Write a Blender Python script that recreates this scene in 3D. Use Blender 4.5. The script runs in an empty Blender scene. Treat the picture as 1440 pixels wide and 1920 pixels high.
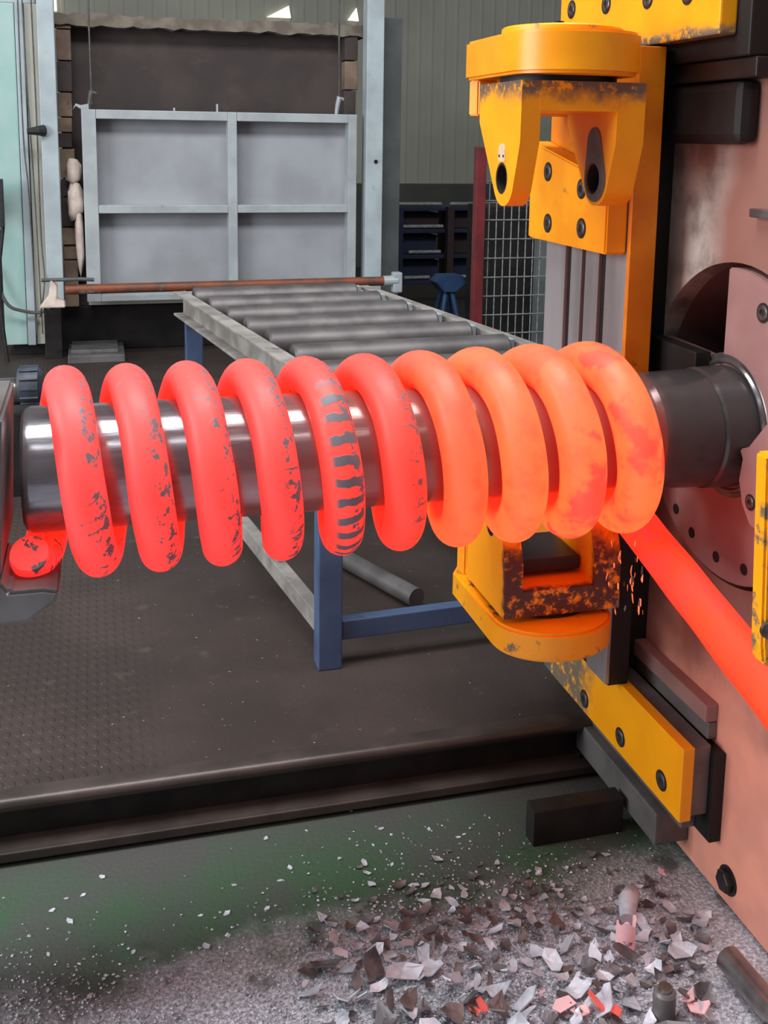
import bpy, bmesh, math, random
from mathutils import Vector, Matrix
from mathutils.geometry import tessellate_polygon
random.seed(7)
scene = bpy.context.scene
COL = scene.collection
PI = math.pi

# ------------------------------------------------------------------ camera
F = 2000.0; PPX, PPY = 720.0, 600.0            # focal length and principal point in 1440x1920 pixels
CAM = Vector((0.0, 0.0, 1.6))
Yc = Vector(((174-PPX)/F, (254-PPY)/F, 1.0)).normalized()      # depth axis seen in camera axes (right, down, forward)
Xc = Vector(((8200-PPX)/F, (366-PPY)/F, 1.0)); Xc = (Xc - Yc*Xc.dot(Yc)).normalized()
Zc = Xc.cross(Yc)
if Zc[1] > 0: Zc = -Zc
R = Matrix((Xc, Yc, Zc))                        # world = R @ camera
cd = bpy.data.cameras.new('camera'); cam = bpy.data.objects.new('camera', cd); COL.objects.link(cam)
right, down, fwd = R.col[0], R.col[1], R.col[2]
m3 = Matrix((right, -down, -fwd)).transposed()
cam.matrix_world = Matrix.Translation(CAM) @ m3.to_4x4()
cd.sensor_fit = 'VERTICAL'; cd.sensor_height = 36.0; cd.lens = F/1920*36.0
cd.shift_x = 0.0; cd.shift_y = -(960-PPY)/1920.0
cd.clip_start = 0.05; cd.clip_end = 100
scene.camera = cam

# ------------------------------------------------------------------ world and light
w = bpy.data.worlds.new('daylight'); scene.world = w; w.use_nodes = True
bg = w.node_tree.nodes['Background']; bg.inputs[0].default_value = (0.86, 0.93, 1.0, 1); bg.inputs[1].default_value = 0.15
def area(name, loc, target, sx, sy, power, col):
    ld = bpy.data.lights.new(name, 'AREA'); ld.shape = 'RECTANGLE'; ld.size = sx; ld.size_y = sy; ld.energy = power; ld.color = col
    o = bpy.data.objects.new(name, ld); COL.objects.link(o); o.location = loc
    o.rotation_euler = (Vector(target)-Vector(loc)).to_track_quat('-Z', 'Y').to_euler(); return o
area('hall_door_daylight', (-5.5, 2.0, 2.6), (1.0, 2.4, 1.0), 4.0, 3.6, 460, (0.95, 0.98, 1.0))
area('roof_light_strip', (0.4, 1.9, 6.5), (0.4, 2.3, 0), 7.0, 2.0, 640, (0.95, 0.98, 1.0))
area('roof_light_strip_front', (-1.2, -1.6, 5.5), (0.2, 1.8, 0.6), 6.0, 0.4, 45, (0.95, 0.98, 1.0))
vs = scene.view_settings
vs.view_transform = 'Standard'; vs.look = 'None'; vs.gamma = 1.0; vs.use_curve_mapping = False; vs.exposure = 0.0

# ------------------------------------------------------------------ pixel to place helpers (for measured points)
def ray(px, py): return R @ Vector(((px-PPX)/F, (py-PPY)/F, 1.0))
def PXp(px, py, c): d = ray(px, py); return CAM + d*((c-CAM.x)/d.x)
def PYp(px, py, c): d = ray(px, py); return CAM + d*((c-CAM.y)/d.y)
def PZp(px, py, c): d = ray(px, py); return CAM + d*((c-CAM.z)/d.z)

# ------------------------------------------------------------------ materials
def lin(c):
    return tuple(((v/255)/12.92 if v/255 <= 0.04045 else ((v/255+0.055)/1.055)**2.4) for v in c) + (1.0,)
class NT:
    def __init__(s, name):
        s.m = bpy.data.materials.new(name); s.m.use_nodes = True; s.t = s.m.node_tree; s.b = s.t.nodes['Principled BSDF']
    def n(s, typ, **kw):
        nd = s.t.nodes.new(typ)
        for k, v in kw.items():
            if k.startswith('i_'): nd.inputs[k[2:].replace('_', ' ')].default_value = v
            else: setattr(nd, k, v)
        return nd
    def l(s, a, b): s.t.links.new(a, b)
    def coord(s): return s.n('ShaderNodeNewGeometry').outputs['Position']
    def noise(s, scale, detail=4, rough=0.55, vec=None, stretch=None, distortion=0.0):
        v = vec or s.coord()
        if stretch:
            mp = s.n('ShaderNodeMapping'); mp.inputs['Scale'].default_value = stretch; s.l(v, mp.inputs[0]); v = mp.outputs[0]
        nz = s.n('ShaderNodeTexNoise'); nz.inputs['Scale'].default_value = scale; nz.inputs['Detail'].default_value = detail
        nz.inputs['Roughness'].default_value = rough; nz.inputs['Distortion'].default_value = distortion
        s.l(v, nz.inputs['Vector']); return nz.outputs['Fac']
    def ramp(s, fac, stops):
        r = s.n('ShaderNodeValToRGB'); e = r.color_ramp.elements
        while len(e) < len(stops): e.new(0.5)
        for el, (p, c) in zip(e, stops): el.position = p; el.color = c if len(c) == 4 else tuple(c)+(1,)
        s.l(fac, r.inputs[0]); return r.outputs[0]
    def mixc(s, fac, a, b):
        mx = s.n('ShaderNodeMix', data_type='RGBA'); 
        if isinstance(fac, float): mx.inputs[0].default_value = fac
        else: s.l(fac, mx.inputs[0])
        for val, i in ((a, 6), (b, 7)):
            if isinstance(val, tuple): mx.inputs[i].default_value = val
            else: s.l(val, mx.inputs[i])
        return mx.outputs[2]
    def math(s, op, a, b=None, c=None, clamp=False):
        nd = s.n('ShaderNodeMath', operation=op); nd.use_clamp = clamp
        for i, v in enumerate((a, b, c)):
            if v is None: continue
            if isinstance(v, (int, float)): nd.inputs[i].default_value = v
            else: s.l(v, nd.inputs[i])
        return nd.outputs[0]
    def step(s, fac, lo, hi):
        mr = s.n('ShaderNodeMapRange', interpolation_type='SMOOTHSTEP'); mr.inputs[1].default_value = lo; mr.inputs[2].default_value = hi
        s.l(fac, mr.inputs[0]); return mr.outputs[0]
    def bump(s, h, strength, dist=0.005):
        bp = s.n('ShaderNodeBump'); bp.inputs['Strength'].default_value = strength; bp.inputs['Distance'].default_value = dist
        s.l(h, bp.inputs['Height']); s.l(bp.outputs[0], s.b.inputs['Normal'])
    def base(s, c, rough=0.6, metal=0.0):
        if isinstance(c, tuple): s.b.inputs['Base Color'].default_value = c
        else: s.l(c, s.b.inputs['Base Color'])
        s.b.inputs['Roughness'].default_value = rough; s.b.inputs['Metallic'].default_value = metal

def painted(name, c1, c2, scale=6, rough=0.55, metal=0.0, bump=0.15, lo=0.35, hi=0.65, bscale=60, dirt=None, dlo=0.6, dhi=0.7, dscale=9, stretch=None):
    N = NT(name); f = N.noise(scale, 5, stretch=stretch)
    c = N.mixc(N.step(f, lo, hi), lin(c1), lin(c2))
    if dirt:
        c = N.mixc(N.step(N.noise(dscale, 6, 0.65), dlo, dhi), c, lin(dirt))
    N.base(c, rough, metal)
    if bump: N.bump(N.noise(bscale, 4), bump, 0.002)
    return N.m
M = {}
M['yellow'] = painted('yellow_paint', (250, 164, 6), (238, 148, 4), 7, 0.38, 0, 0.08, dirt=(130, 105, 70), dlo=0.66, dhi=0.76, dscale=12)
M['yellow_worn'] = painted('yellow_paint_worn', (250, 166, 6), (240, 154, 5), 7, 0.4, 0, 0.1, dirt=(105, 92, 75), dlo=0.57, dhi=0.64, dscale=11)
M['orange'] = painted('shaded_yellow_paint', (224, 134, 6), (204, 112, 4), 7, 0.45, 0, 0.08, dirt=(95, 65, 40), dlo=0.62, dhi=0.74, dscale=12)  # yellow paint with shade put into its colour, for the darker faces
def yellow_edge(name, axis, lo, hi, mark_tone=(112, 100, 84)):
    N = NT(name); sx = N.n('ShaderNodeSeparateXYZ'); N.l(N.coord(), sx.inputs[0]); a = sx.outputs['XYZ'.index(axis)]
    c = N.mixc(N.step(N.noise(7, 4), 0.35, 0.65), lin((250, 166, 6)), lin((242, 156, 5)))
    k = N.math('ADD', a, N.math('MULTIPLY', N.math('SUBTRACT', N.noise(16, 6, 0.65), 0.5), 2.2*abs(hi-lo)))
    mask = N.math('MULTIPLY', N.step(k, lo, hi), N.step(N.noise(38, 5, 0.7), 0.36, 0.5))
    N.base(N.mixc(mask, c, lin(mark_tone)), 0.4); N.bump(mask, 0.2, 0.002); return N.m
M['yellow_bar'] = yellow_edge('yellow_bar_paint', 'Y', 2.2, 2.3)
M['yellow_top'] = yellow_edge('yellow_top_paint', 'Z', 1.835, 1.815)
M['yellow_fork'] = yellow_edge('yellow_fork_paint', 'Z', 1.665, 1.71, (104, 86, 72))  # grime smudges towards the top of the upper fork
M['yellow_low'] = yellow_edge('yellow_lower_fork_paint', 'Y', 1.962, 1.942, (78, 50, 46))  # lower fork turns dark maroon brown on its near side
M['chip'] = painted('bare_primer', (214, 190, 160), (196, 170, 140), 60, 0.5)
def face_material():
    N = NT('faded_red_machine_paint'); sx = N.n('ShaderNodeSeparateXYZ'); N.l(N.coord(), sx.inputs[0]); y, z = sx.outputs[1], sx.outputs[2]
    c = N.mixc(N.step(N.noise(2.4, 5), 0.35, 0.65), lin((150, 106, 95)), lin((134, 96, 87)))
    # rubbed bare strip beside the slide column
    k = N.math('ADD', y, N.math('MULTIPLY', N.math('SUBTRACT', N.noise(3.5, 5), 0.5), 0.34))
    m1 = N.math('MULTIPLY', N.step(k, 1.90, 2.02), N.math('MULTIPLY', N.step(z, 1.0, 1.1), N.math('SUBTRACT', 1.0, N.step(z, 1.45, 1.75))))
    bare = N.mixc(N.step(N.noise(14, 5), 0.4, 0.65), lin((196, 190, 180)), lin((150, 140, 134)))
    c = N.mixc(m1, c, bare)
    c = N.mixc(N.math('MULTIPLY', N.step(N.noise(5, 6, 0.65), 0.6, 0.7), 0.6), c, lin((120, 92, 88)))
    # foot of the machine paler: salmon paint tone with brighter light painted in, uneven edge
    kz = N.math('ADD', z, N.math('MULTIPLY', N.math('SUBTRACT', N.noise(4.0, 5), 0.5), 0.5))
    foot_tone = N.mixc(N.step(N.noise(6, 5), 0.4, 0.65), lin((224, 152, 130)), lin((206, 142, 124)))
    c = N.mixc(N.math('SUBTRACT', 1.0, N.step(kz, 0.42, 0.62)), c, foot_tone)
    N.base(c, 0.42); N.bump(N.noise(50, 4), 0.08, 0.002); return N.m
M['pink'] = face_material()
M['pink_spare'] = painted('faded_red_oxide_paint', (158, 118, 110), (136, 100, 95), 3.0, 0.5, 0, 0.1, dirt=(176, 172, 164), dlo=0.56, dhi=0.66, dscale=3.2, stretch=(1, 1, 0.5))
M['pink2'] = painted('faded_red_plate_paint', (156, 120, 115), (142, 106, 103), 5, 0.45, 0, 0.08)
M['black'] = painted('greasy_black_steel', (24, 22, 23), (36, 32, 32), 8, 0.55, 0.3, 0.1)
M['darksteel'] = painted('dark_steel', (58, 55, 55), (44, 41, 42), 9, 0.42, 0.6, 0.15)
M['steel'] = painted('ground_steel', (168, 162, 164), (142, 137, 138), 9, 0.35, 0.45, 0.05, stretch=(1, 1, 0.15))
M['greysteel'] = painted('grey_steel', (120, 116, 115), (98, 95, 95), 9, 0.45, 0.4, 0.1)
M['bolt'] = painted('bolt_steel', (120, 110, 108), (80, 74, 74), 90, 0.35, 0.7, 0)
M['hole'] = painted('hole_black', (18, 14, 13), (26, 20, 18), 40, 0.8)
M['shiny'] = painted('polished_ring_steel', (150, 146, 146), (120, 116, 116), 20, 0.25, 0.8, 0.03)
M['doorpanel'] = painted('furnace_door_sheet', (166, 168, 174), (150, 151, 155), 2.2, 0.55, 0.2, 0.05, dirt=(152, 143, 134), dlo=0.6, dhi=0.8, dscale=2)
M['doorframe'] = painted('pale_grey_frame_paint', (176, 182, 184), (160, 165, 168), 5, 0.5, 0.1, 0.1, dirt=(120, 112, 108), dlo=0.68, dhi=0.76, dscale=10)
M['post'] = painted('pale_grey_post_paint', (178, 190, 194), (160, 170, 175), 4, 0.5, 0.05, 0.08, dirt=(125, 122, 115), dlo=0.66, dhi=0.76, dscale=9)
M['postdark'] = painted('grey_post_paint', (98, 102, 102), (84, 88, 88), 4, 0.55, 0.1, 0.08)
M['teal'] = painted('pale_teal_paint', (150, 184, 178), (166, 192, 188), 3, 0.5, 0, 0.05)
M['cream'] = painted('dusty_cream_sheet', (186, 186, 172), (196, 192, 180), 3, 0.55, 0, 0.05)
M['furnace'] = painted('sooty_furnace_lining', (72, 62, 59), (60, 51, 50), 3, 0.85, 0, 0.2, dirt=(84, 72, 68), dlo=0.55, dhi=0.8, dscale=4)
M['brick'] = painted('tan_firebrick', (140, 118, 100), (112, 92, 80), 6, 0.9, 0, 0.3, dirt=(70, 58, 52), dlo=0.6, dhi=0.7, dscale=8)
M['mortar'] = painted('crumbling_mortar', (128, 118, 106), (104, 94, 84), 10, 0.95, 0, 0.4)
M['fibre'] = painted('white_insulation_fibre', (225, 208, 196), (200, 180, 168), 14, 0.95, 0, 0.5)
M['rust'] = painted('rusty_pipe', (140, 78, 52), (96, 70, 60), 7, 0.6, 0.3, 0.2, dirt=(150, 140, 135), dlo=0.6, dhi=0.7, dscale=6)
M['rail'] = painted('worn_grey_channel', (166, 160, 154), (130, 125, 121), 8, 0.5, 0.3, 0.1, dirt=(88, 80, 76), dlo=0.6, dhi=0.72, dscale=10)
M['roller'] = painted('dull_roller_steel', (104, 99, 98), (82, 77, 77), 8, 0.5, 0.45, 0.1)
M['blue'] = painted('blue_grey_paint', (72, 92, 124), (58, 74, 104), 6, 0.5, 0.1, 0.1, dirt=(60, 56, 58), dlo=0.64, dhi=0.74, dscale=8)
M['bluedark'] = painted('dark_blue_paint', (28, 36, 66), (20, 26, 48), 5, 0.6)
M['blueb'] = painted('mid_blue_paint', (34, 66, 104), (26, 50, 84), 5, 0.6)
M['redpost'] = painted('dark_red_paint', (112, 36, 38), (88, 28, 32), 6, 0.55)
M['wire'] = painted('galvanised_wire', (150, 152, 150), (120, 122, 120), 30, 0.5, 0.3, 0)
M['rackdark'] = painted('dark_red_brown_box', (52, 30, 32), (38, 24, 28), 5, 0.7)
M['cable'] = painted('grey_cable', (92, 90, 88), (72, 70, 68), 20, 0.6)
M['flake'] = painted('pale_mill_scale', (214, 218, 228), (176, 180, 190), 20, 0.5, 0.25, 0.2)
M['flakedark'] = painted('dark_mill_scale', (118, 114, 117), (84, 80, 83), 20, 0.5, 0.3, 0.2)
M['flakewarm'] = painted('brownish_mill_scale', (128, 112, 110), (96, 84, 84), 20, 0.6, 0.2, 0.2)
M['cord'] = painted('black_rubber_cord', (40, 40, 42), (30, 30, 32), 20, 0.6)
M['clutter'] = painted('blue_grey_clutter', (78, 84, 98), (58, 60, 68), 10, 0.5, 0.2)

def hot(name, e1, e2, strength, base=(150, 60, 50), dark=(60, 52, 52), scale=30, lo=0.6, hi=0.68):
    N = NT(name); mask = N.step(N.noise(scale, 5), lo, hi)
    ec = N.mixc(N.noise(scale*0.4, 3), tuple(e1)+(1,), tuple(e2)+(1,))
    N.base(N.mixc(mask, lin(base), lin(dark)), 0.6)
    N.l(ec, N.b.inputs['Emission Color'])
    N.l(N.math('MULTIPLY', N.math('SUBTRACT', 1.0, mask), strength), N.b.inputs['Emission Strength'])
    return N.m
M['hotflake'] = hot('glowing_scale', (0.85, 0.06, 0.05), (0.75, 0.14, 0.13), 0.6)
M['hotpink'] = hot('cooling_scale', (0.7, 0.25, 0.27), (0.4, 0.14, 0.15), 0.45, base=(200, 170, 172))
M['spark'] = hot('falling_hot_scale', (1.0, 0.12, 0.03), (1.0, 0.25, 0.08), 1.2, lo=0.55, hi=0.7, scale=60)

def bar_material(name):
    """red-hot steel: emission runs from red (left, cooling) to orange (right); dark mill scale clings in patches.
    attributes on the mesh: turn = turns along the bar, phi = angle around the bar, len = metres along the bar"""
    N = NT(name)
    def attr(a): return N.n('ShaderNodeAttribute', attribute_name=a).outputs['Fac']
    t, phi, ln = attr('turn'), attr('phi'), attr('len')
    pos = N.coord()
    # colour along the bar
    tt = N.math('ADD', t, N.math('MULTIPLY', N.math('SUBTRACT', N.noise(9, 3), 0.5), 0.7))
    tn = N.math('DIVIDE', tt, 11.0, clamp=True)
    red = (1.1, 0.030, 0.014); redp = (1.1, 0.032, 0.028); org = (1.2, 0.105, 0.022); orgl = (1.3, 0.145, 0.032)
    ec = N.ramp(tn, [(0.0, redp), (0.30, redp), (0.44, red), (0.505, red), (0.545, org), (0.62, orgl), (0.90, orgl), (0.935, red), (1.0, (1.15, 0.042, 0.006))])
    ec = N.mixc(N.math('MULTIPLY', N.step(N.noise(17, 5, 0.65), 0.44, 0.68), 0.38), ec, (0.85, 0.022, 0.012, 1))
    # pink-red cooler patches on the hottest turns
    patch = N.math('MULTIPLY', N.step(N.noise(7, 4, 0.6), 0.50, 0.58), N.step(t, 7.9, 8.2))
    ec = N.mixc(N.math('MULTIPLY', patch, 0.85), ec, (1.1, 0.03, 0.026, 1))
    # shading on the flank against the mandrel, put into the glow as deeper red
    inner = N.step(N.math('ABSOLUTE', phi), 1.5, 2.3)
    ec = N.mixc(inner, ec, (1.1, 0.022, 0.006, 1))
    # dark scale specks: cool turns mostly, along the right hand flank (phi about 50 degrees)
    flank = N.math('SUBTRACT', 1.0, N.step(N.math('ABSOLUTE', N.math('SUBTRACT', phi, 0.75)), 0.25, 0.8))
    cool = N.math('SUBTRACT', 1.0, N.step(t, 4.9, 6.6))
    sp = N.noise(52, 6, 0.7)
    thr = N.math('SUBTRACT', sp, N.math('SUBTRACT', 0.655, N.math('MULTIPLY', N.math('MULTIPLY', flank, cool), 0.12)))
    speck = N.math('MULTIPLY', N.step(thr, 0.0, 0.02), N.math('MAXIMUM', cool, N.math('MULTIPLY', flank, 0.8)))
    # tiger stripes on the fifth turn
    win = N.math('MULTIPLY', N.step(t, 4.06, 4.10), N.math('SUBTRACT', 1.0, N.step(t, 4.50, 4.54)))
    wv = N.math('SINE', N.math('ADD', N.math('MULTIPLY', ln, 205.0), N.math('MULTIPLY', N.noise(22, 3), 5.0)))
    side = N.math('SUBTRACT', 1.0, N.step(N.math('ABSOLUTE', N.math('SUBTRACT', phi, 0.22)), 0.62, 0.95))
    stripe = N.math('MULTIPLY', N.math('MULTIPLY', N.step(wv, -0.05, 0.35), win), side)
    # small cracks near the bottom of the cool turns
    crackw = N.step(N.math('SINE', N.math('ADD', N.math('MULTIPLY', ln, 260.0), N.math('MULTIPLY', N.noise(20, 4), 14.0))), 0.86, 0.97)
    crack = N.math('MULTIPLY', N.math('MULTIPLY', crackw, cool), N.step(N.noise(13, 3), 0.52, 0.58))
    crack = N.math('MULTIPLY', crack, N.step(phi, -0.2, 0.5))
    mask = N.math('MAXIMUM', N.math('MAXIMUM', speck, stripe), crack, clamp=True)
    bc = N.ramp(N.math('DIVIDE', t, 11.0, clamp=True), [(0.0, (0.26, 0.085, 0.08)), (0.5, (0.24, 0.075, 0.06)), (0.9, (0.26, 0.09, 0.05)), (0.94, (0.15, 0.035, 0.015))])
    N.base(N.mixc(mask, bc, lin((112, 112, 118))), 0.45)
    N.b.inputs['Specular IOR Level'].default_value = 0.3
    N.l(ec, N.b.inputs['Emission Color'])
    st = N.math('ADD', 0.95, N.math('MULTIPLY', N.step(t, 5.5, 7.5), 0.25))
    st = N.math('MULTIPLY', st, N.math('SUBTRACT', 1.0, N.math('MULTIPLY', mask, 0.97)))
    N.l(st, N.b.inputs['Emission Strength'])
    N.bump(N.math('ADD', mask, N.math('MULTIPLY', N.noise(60, 3), 0.3)), 0.25, 0.002)
    return N.m
M['hotbar'] = bar_material('red_hot_bar')

def mandrel_material():
    N = NT('worn_mandrel_steel')
    f = N.noise(7, 5, stretch=(0.5, 2, 2)); sc = N.noise(40, 4, stretch=(0.25, 3, 3))
    sx = N.n('ShaderNodeSeparateXYZ'); N.l(N.coord(), sx.inputs[0])
    glow_tint = N.step(N.math('ADD', sx.outputs[0], N.math('MULTIPLY', f, 0.5)), 0.35, 0.75)
    c = N.mixc(N.step(f, 0.35, 0.7), lin((164, 162, 166)), lin((124, 120, 124)))
    c = N.mixc(glow_tint, c, lin((148, 104, 96)))  # red glow of the hot turns put into the mandrel colour
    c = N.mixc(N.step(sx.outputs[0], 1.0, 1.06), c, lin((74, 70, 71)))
    N.base(c, 0.3, 0.75); N.l(N.math('SUBTRACT', 0.8, N.math('MULTIPLY', glow_tint, 0.5)), N.b.inputs['Metallic'])
    N.l(N.math('ADD', 0.06, N.math('MULTIPLY', sc, 0.30)), N.b.inputs['Roughness'])
    N.bump(sc, 0.12, 0.002); return N.m
M['mandrel'] = mandrel_material()

def floor_material():
    N = NT('green_painted_concrete'); pos = N.coord()
    sx = N.n('ShaderNodeSeparateXYZ'); N.l(pos, sx.inputs[0]); x, y = sx.outputs[0], sx.outputs[1]
    green = N.mixc(N.step(N.noise(3.5, 5), 0.4, 0.62), lin((54, 84, 58)), lin((68, 74, 68)))
    green = N.mixc(N.step(N.noise(8, 5), 0.6, 0.75), green, lin((50, 66, 52)))
    # dust fan lying on the paint: its edge is irregular
    d = N.math('ADD', N.math('MULTIPLY', N.math('SUBTRACT', 1.97, y), 3.6), N.math('MULTIPLY', N.math('SUBTRACT', x, 0.45), 0.22))
    d = N.math('ADD', d, N.math('MULTIPLY', N.math('SUBTRACT', N.noise(4.5, 6, 0.6), 0.5), 1.5))
    dust = N.step(d, -0.05, 0.6)
    gran = N.step(N.noise(120, 3, 0.7), 0.35, 0.7)
    dc = N.mixc(gran, lin((166, 168, 180)), lin((226, 230, 240)))
    dc = N.mixc(N.step(N.noise(9, 5), 0.52, 0.66), dc, lin((98, 94, 98)))
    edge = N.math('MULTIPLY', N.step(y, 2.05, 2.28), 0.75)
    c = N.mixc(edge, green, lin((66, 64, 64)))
    c = N.mixc(N.math('MULTIPLY', dust, N.math('ADD', 0.65, N.math('MULTIPLY', gran, 0.33))), c, dc)
    spot = N.step(N.noise(46, 2, 0.5), 0.78, 0.80)
    c = N.mixc(spot, c, lin((150, 156, 146)))
    N.base(c, 0.62); N.bump(N.math('ADD', N.noise(90, 4), N.math('MULTIPLY', gran, dust)), 0.4, 0.004); return N.m
M['floor'] = floor_material()

def deck_material():
    N = NT('brown_steel_deck'); pos = N.coord()
    sx = N.n('ShaderNodeSeparateXYZ'); N.l(pos, sx.inputs[0]); x, y = sx.outputs[0], sx.outputs[1]
    c = N.mixc(N.step(N.noise(2.2, 5), 0.35, 0.65), lin((66, 55, 51)), lin((54, 45, 42)))
    c = N.mixc(N.step(N.noise(14, 5), 0.6, 0.75), c, lin((74, 65, 60)))
    c = N.mixc(N.step(N.noise(70, 2), 0.74, 0.76), c, lin((150, 145, 140)))
    N.base(c, 0.55, 0.15)
    # raised tread on the left hand sheet
    a = N.math('SINE', N.math('MULTIPLY', N.math('ADD', x, N.math('MULTIPLY', y, 0.6)), 120.0))
    b = N.math('SINE', N.math('MULTIPLY', N.math('SUBTRACT', x, N.math('MULTIPLY', y, 0.6)), 120.0))
    tread = N.math('MULTIPLY', N.step(N.math('MULTIPLY', a, b), 0.15, 0.6), N.math('SUBTRACT', 1.0, N.step(x, -0.05, 0.2)))
    N.bump(N.math('ADD', N.math('MULTIPLY', tread, 0.6), N.math('MULTIPLY', N.noise(80, 4), 0.3)), 0.7, 0.005); return N.m
M['deck'] = deck_material()

M['decklip'] = painted('bruised_steel_edge', (80, 70, 65), (62, 55, 52), 6, 0.4, 0.35, 0.25, bscale=40)
def wall_material():
    N = NT('grey_green_wall_sheet'); pos = N.coord()
    sx = N.n('ShaderNodeSeparateXYZ'); N.l(pos, sx.inputs[0])
    c = N.mixc(N.step(N.noise(0.8, 4), 0.35, 0.65), lin((164, 163, 148)), lin((150, 149, 137)))
    N.base(c, 0.7)
    rib = N.math('SINE', N.math('MULTIPLY', sx.outputs[0], 42.0))
    N.bump(N.step(rib, 0.5, 0.9), 0.35, 0.02); return N.m
M['wall'] = wall_material()
M['wall_low'] = painted('dark_grey_dado', (72, 72, 66), (60, 60, 56), 2, 0.7)
def emit(name, col, s):
    N = NT(name); N.base((0.8, 0.8, 0.8, 1), 0.5); N.b.inputs['Emission Color'].default_value = col; N.b.inputs['Emission Strength'].default_value = s; return N.m
M['skyglow'] = emit('daylight_opening', (1.0, 0.9, 0.78, 1), 1.1)

# ------------------------------------------------------------------ geometry helpers
WL = {}                                           # world place of every object made here
def thing(name, label, cat, loc=(0, 0, 0), group=None, kind=None):
    o = bpy.data.objects.new(name, None); COL.objects.link(o); o.location = loc; o.empty_display_size = 0.1
    WL[o] = Vector(loc); o['label'] = label
    if cat: o['category'] = cat
    if group: o['group'] = group
    if kind: o['kind'] = kind
    return o
def mk(name, bm, mat, parent=None, label=None, cat=None, group=None, kind=None, smooth=None):
    bmesh.ops.recalc_face_normals(bm, faces=bm.faces[:])
    vs_ = [v.co for v in bm.verts]
    lo = Vector([min(v[i] for v in vs_) for i in range(3)]); hi = Vector([max(v[i] for v in vs_) for i in range(3)])
    c = Vector(((lo.x+hi.x)/2, (lo.y+hi.y)/2, lo.z))
    for v in bm.verts: v.co -= c
    me = bpy.data.meshes.new(name); 
    if smooth is not None:
        for f in bm.faces: f.smooth = True
        for e in bm.edges:
            if len(e.link_faces) == 2 and e.calc_face_angle(0) > smooth: e.smooth = False
    bm.to_mesh(me); bm.free()
    me.materials.append(M[mat] if isinstance(mat, str) else mat)
    o = bpy.data.objects.new(name, me); COL.objects.link(o); WL[o] = c
    if parent is None: o.location = c
    else: o.parent = parent; o.location = c - WL[parent]
    if label: o['label'] = label
    if cat: o['category'] = cat
    if group: o['group'] = group
    if kind: o['kind'] = kind
    return o
def B(): return bmesh.new()
def merge(bm, bm2):
    me = bpy.data.meshes.new('tmp'); bm2.to_mesh(me); bm.from_mesh(me); bpy.data.meshes.remove(me); bm2.free()
def bevel(bm, off, seg=2, ang=0.5):
    es = [e for e in bm.edges if len(e.link_faces) == 2 and e.calc_face_angle(0) > ang]
    if es and off > 0: bmesh.ops.bevel(bm, geom=es, offset=off, segments=seg, affect='EDGES', clamp_overlap=True, profile=0.6)
def box(bm, x0, x1, y0, y1, z0, z1, bev=0.004, seg=2):
    b = B(); vs_ = [b.verts.new((x, y, z)) for x in (x0, x1) for y in (y0, y1) for z in (z0, z1)]
    for f in ((0, 1, 3, 2), (4, 6, 7, 5), (0, 4, 5, 1), (2, 3, 7, 6), (0, 2, 6, 4), (1, 5, 7, 3)): b.faces.new([vs_[i] for i in f])
    bmesh.ops.recalc_face_normals(b, faces=b.faces[:]); bevel(b, bev, seg); merge(bm, b); return bm
def prism(bm, pts, a0, a1, axis, holes=(), bev=0.0, seg=2):
    """pts: outline in the two other axes (x: (y,z), y: (x,z), z: (x,y)), pushed from a0 to a1 along axis; holes: more outlines"""
    def P3(p, a): return {'x': (a, p[0], p[1]), 'y': (p[0], a, p[1]), 'z': (p[0], p[1], a)}[axis]
    b = B(); loops = [list(pts)] + [list(h) for h in holes]
    flat = [p for lp in loops for p in lp]
    A = [b.verts.new(P3(p, a0)) for p in flat]; Bv = [b.verts.new(P3(p, a1)) for p in flat]
    if holes:
        tris = tessellate_polygon([[Vector((p[0], p[1], 0)) for p in lp] for lp in loops])
        for t in tris:
            try: b.faces.new([A[i] for i in t]); b.faces.new([Bv[i] for i in reversed(t)])
            except ValueError: pass
    else:
        b.faces.new(A); b.faces.new(list(reversed(Bv)))
    k = 0
    for lp in loops:
        n = len(lp)
        for i in range(n):
            j = (i+1) % n; b.faces.new((A[k+i], A[k+j], Bv[k+j], Bv[k+i]))
        k += n
    bmesh.ops.recalc_face_normals(b, faces=b.faces[:])
    if bev:
        es = [e for e in b.edges if len(e.link_faces) == 2 and e.calc_face_angle(0) > 0.6]
        bmesh.ops.bevel(b, geom=es, offset=bev, segments=seg, affect='EDGES', clamp_overlap=True)
    merge(bm, b); return bm
def circ(cx, cy, r, n=24, a0=0.0, a1=2*PI, closed=True):
    m = n if closed else n-1
    return [(cx+r*math.cos(a0+(a1-a0)*i/m), cy+r*math.sin(a0+(a1-a0)*i/m)) for i in range(n)]
def hull2(pts):
    pts = sorted(set((round(a, 6), round(b, 6)) for a, b in pts))
    def half(ps):
        h = []
        for p in ps:
            while len(h) > 1 and (h[-1][0]-h[-2][0])*(p[1]-h[-2][1])-(h[-1][1]-h[-2][1])*(p[0]-h[-2][0]) <= 0: h.pop()
            h.append(p)
        return h
    a = half(pts); b = half(pts[::-1]); return a[:-1]+b[:-1]
def frames(path):
    T = []
    n = len(path)
    for i in range(n):
        d = path[min(i+1, n-1)]-path[max(i-1, 0)]; T.append(d.normalized())
    up = Vector((0, 0, 1)) if abs(T[0].z) < 0.9 else Vector((1, 0, 0))
    N = (up - T[0]*up.dot(T[0])).normalized(); out = []
    for t in T:
        N = (N - t*N.dot(t)).normalized(); out.append((t, N, t.cross(N)))
    return out
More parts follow.
